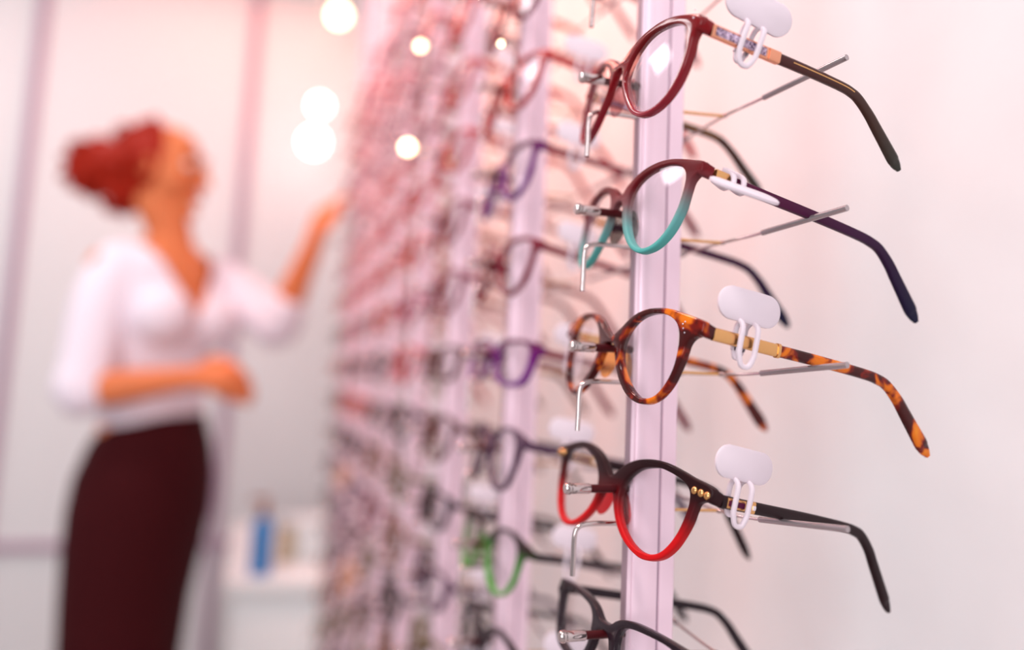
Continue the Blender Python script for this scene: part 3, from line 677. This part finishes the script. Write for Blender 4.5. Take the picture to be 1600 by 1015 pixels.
for sgn in (1, -1):
    bm = bmesh.new(); ellipsoid(bm, hp(0.0755, sgn * 0.031, 0.012), (0.012, 0.013, 0.009), HR, 3); kid('eye', bm_mesh(bm, 'eye'), MT['eye'])
    bm = bmesh.new(); ellipsoid(bm, hp(0.086, sgn * 0.032, 0.012), (0.003, 0.006, 0.006), HR, 2); kid('iris', bm_mesh(bm, 'iris'), MT['iris'])
    bm = bmesh.new(); tapered(bm, [hp(0.086, sgn * 0.016, 0.034), hp(0.084, sgn * 0.032, 0.040), hp(0.072, sgn * 0.050, 0.034)], [0.003, 0.004, 0.002], 8); kid('eyebrow', bm_mesh(bm, 'brow'), MT['hair'])
bm = bmesh.new(); ellipsoid(bm, hp(0.0945, 0, -0.056), (0.006, 0.020, 0.008), HR, 3); kid('lips', bm_mesh(bm, 'lips'), MT['lip'])

# ------------------------------------------------------------------ counter, bottle, box
ct = empty('counter', Matrix.Translation((0.17, 2.45, 0)))
tag(ct, 'low white laminate counter under the blue bottle beyond the display', 'counter')
bm = bmesh.new(); box(bm, (-0.20, -0.37, 0.565), (0.21, 0.42, 0.592), 0.003); link('counter_top', bm_mesh(bm, 'top'), ct, MT['white'])
bm = bmesh.new(); box(bm, (-0.18, -0.34, 0.0), (0.20, 0.41, 0.5645), 0.003); link('cabinet_body', bm_mesh(bm, 'cab'), ct, MT['white'])
bt = empty('spray_bottle', Matrix.Translation((0.052, 2.15, 0.5925)))
tag(bt, 'bright blue bottle with a brown pump on the white counter', 'bottle')
bm = bmesh.new(); lathe(bm, [(0.023, 0), (0.0255, 0.003), (0.0255, 0.112), (0.022, 0.128), (0.011, 0.138), (0.010, 0.146)], 28); link('bottle_body', bm_mesh(bm, 'b'), bt, MT['blue'])
bm = bmesh.new(); lathe(bm, [(0.013, 0.1462), (0.013, 0.162), (0.006, 0.164), (0.006, 0.176), (0.011, 0.178), (0.011, 0.188)], 20); box(bm, (-0.034, -0.005, 0.178), (0, 0.005, 0.187)); link('pump', bm_mesh(bm, 'p'), bt, MT['amber'])
bx = empty('storage_box', Matrix.Translation((0.17, 2.36, 0.5925))); tag(bx, 'white box on the counter behind the blue bottle', 'box')
bm = bmesh.new(); box(bm, (-0.065, -0.06, 0), (0.10, 0.06, 0.085), 0.003); link('box_body', bm_mesh(bm, 'x'), bx, MT['white'])
bm = bmesh.new(); box(bm, (-0.068, -0.063, 0.0853), (0.103, 0.063, 0.10), 0.003); link('box_lid', bm_mesh(bm, 'x'), bx, MT['white'])
jr = empty('cosmetic_jar', Matrix.Translation((0.115, 2.28, 0.5925))); tag(jr, 'small beige jar between the blue bottle and the display', 'jar')
bm = bmesh.new(); lathe(bm, [(0.020, 0), (0.022, 0.004), (0.022, 0.09), (0.018, 0.095)], 24); link('jar_body', bm_mesh(bm, 'j'), jr, MT['beige'])
bm = bmesh.new(); lathe(bm, [(0.020, 0.0952), (0.020, 0.115), (0.018, 0.117)], 24); link('jar_lid', bm_mesh(bm, 'j'), jr, MT['white'])

# ------------------------------------------------------------------ lamps, added glint balls
def pendant(loc, r, m, label):
    o = empty('pendant_lamp', Matrix.Translation(loc)); tag(o, label, 'lamp', 'glowing globe lamps')
    bm = bmesh.new(); ellipsoid(bm, (0, 0, 0), (r, r, r), None, 3); link('globe', bm_mesh(bm, 'globe'), o, m)
    H_ = 2.7 - loc[2]
    bm = bmesh.new(); lathe(bm, [(0.0015, r + 0.012), (0.0015, H_ - 0.012)], 8); link('cord', bm_mesh(bm, 'cord'), o, MT['cord'])
    bm = bmesh.new(); lathe(bm, [(r * 0.4, r * 0.92), (r * 0.4, r + 0.008), (0.004, r + 0.014)], 16); link('socket', bm_mesh(bm, 's'), o, MT['cord'])
    bm = bmesh.new(); lathe(bm, [(0.03, H_ - 0.014), (0.03, H_)], 20); link('ceiling_rose', bm_mesh(bm, 's'), o, MT['cord'])
pendant((0.203, 2.946, 2.44), 0.030, MT['lamp'], 'warm globe lamp at the top of the picture, highest of the hanging globes')
pendant((0.160, 3.00, 2.10), 0.028, MT['lamp2'], 'smaller white globe lamp between the woman and the display, middle of three')
pendant((0.150, 3.05, 1.97), 0.040, MT['lamp2'], 'largest white globe lamp, lowest of three, above the reaching hand')

def glint_ball(Y, loc, r, label, pole):
    """small glowing ball added for a blurred glint, on a short stalk clipped to the wall side of its pole"""
    o = empty('glint_stand_in', Matrix.Translation(loc)); tag(o, label, 'lamp', 'small glowing balls added for glints on the display')
    bm = bmesh.new(); ellipsoid(bm, (0, 0, 0), (r, r, r), None, 3); link('glow_ball', bm_mesh(bm, 'glow_ball'), o, MT['lamp'])  # glowing ball stands in for a blurred glint
    bm = bmesh.new(); sweep(bm, catmull([(r * 0.9, 0, 0), (r + 0.01, 0.004, 0.0), (PX - 0.014 - loc[0], Y - loc[1], 0)], 4), (0.0014, 0.0014), seg=8); link('stalk', bm_mesh(bm, 'stalk'), o, MT['chrome'])
    return o
for (px_, py_, pi_, r_, lb) in ((637, 230, 3, 0.0065, 'small glowing ball added for a bright spot between the upper blurred eyeglasses, lowest of three'), (657, 72, 3, 0.004, 'small glowing ball added for a glint near the top of the fourth pole'),
                            (783, 68, 1, 0.0016, 'tiny glowing ball added for a glint in front of the top of the second pole'), (500, 240, 7, 0.001, '')):
    if not lb: continue
    Xt = PX - 0.055; c0 = Vector((0, 0, 1.10)); d0 = rt * ((px_ - 800) / 1244) + upv * ((457 - py_) / 1244) - bk
    p = c0 + d0 * (Xt / d0.x); glint_ball(POLES[pi_], p, r_, lb, pi_)
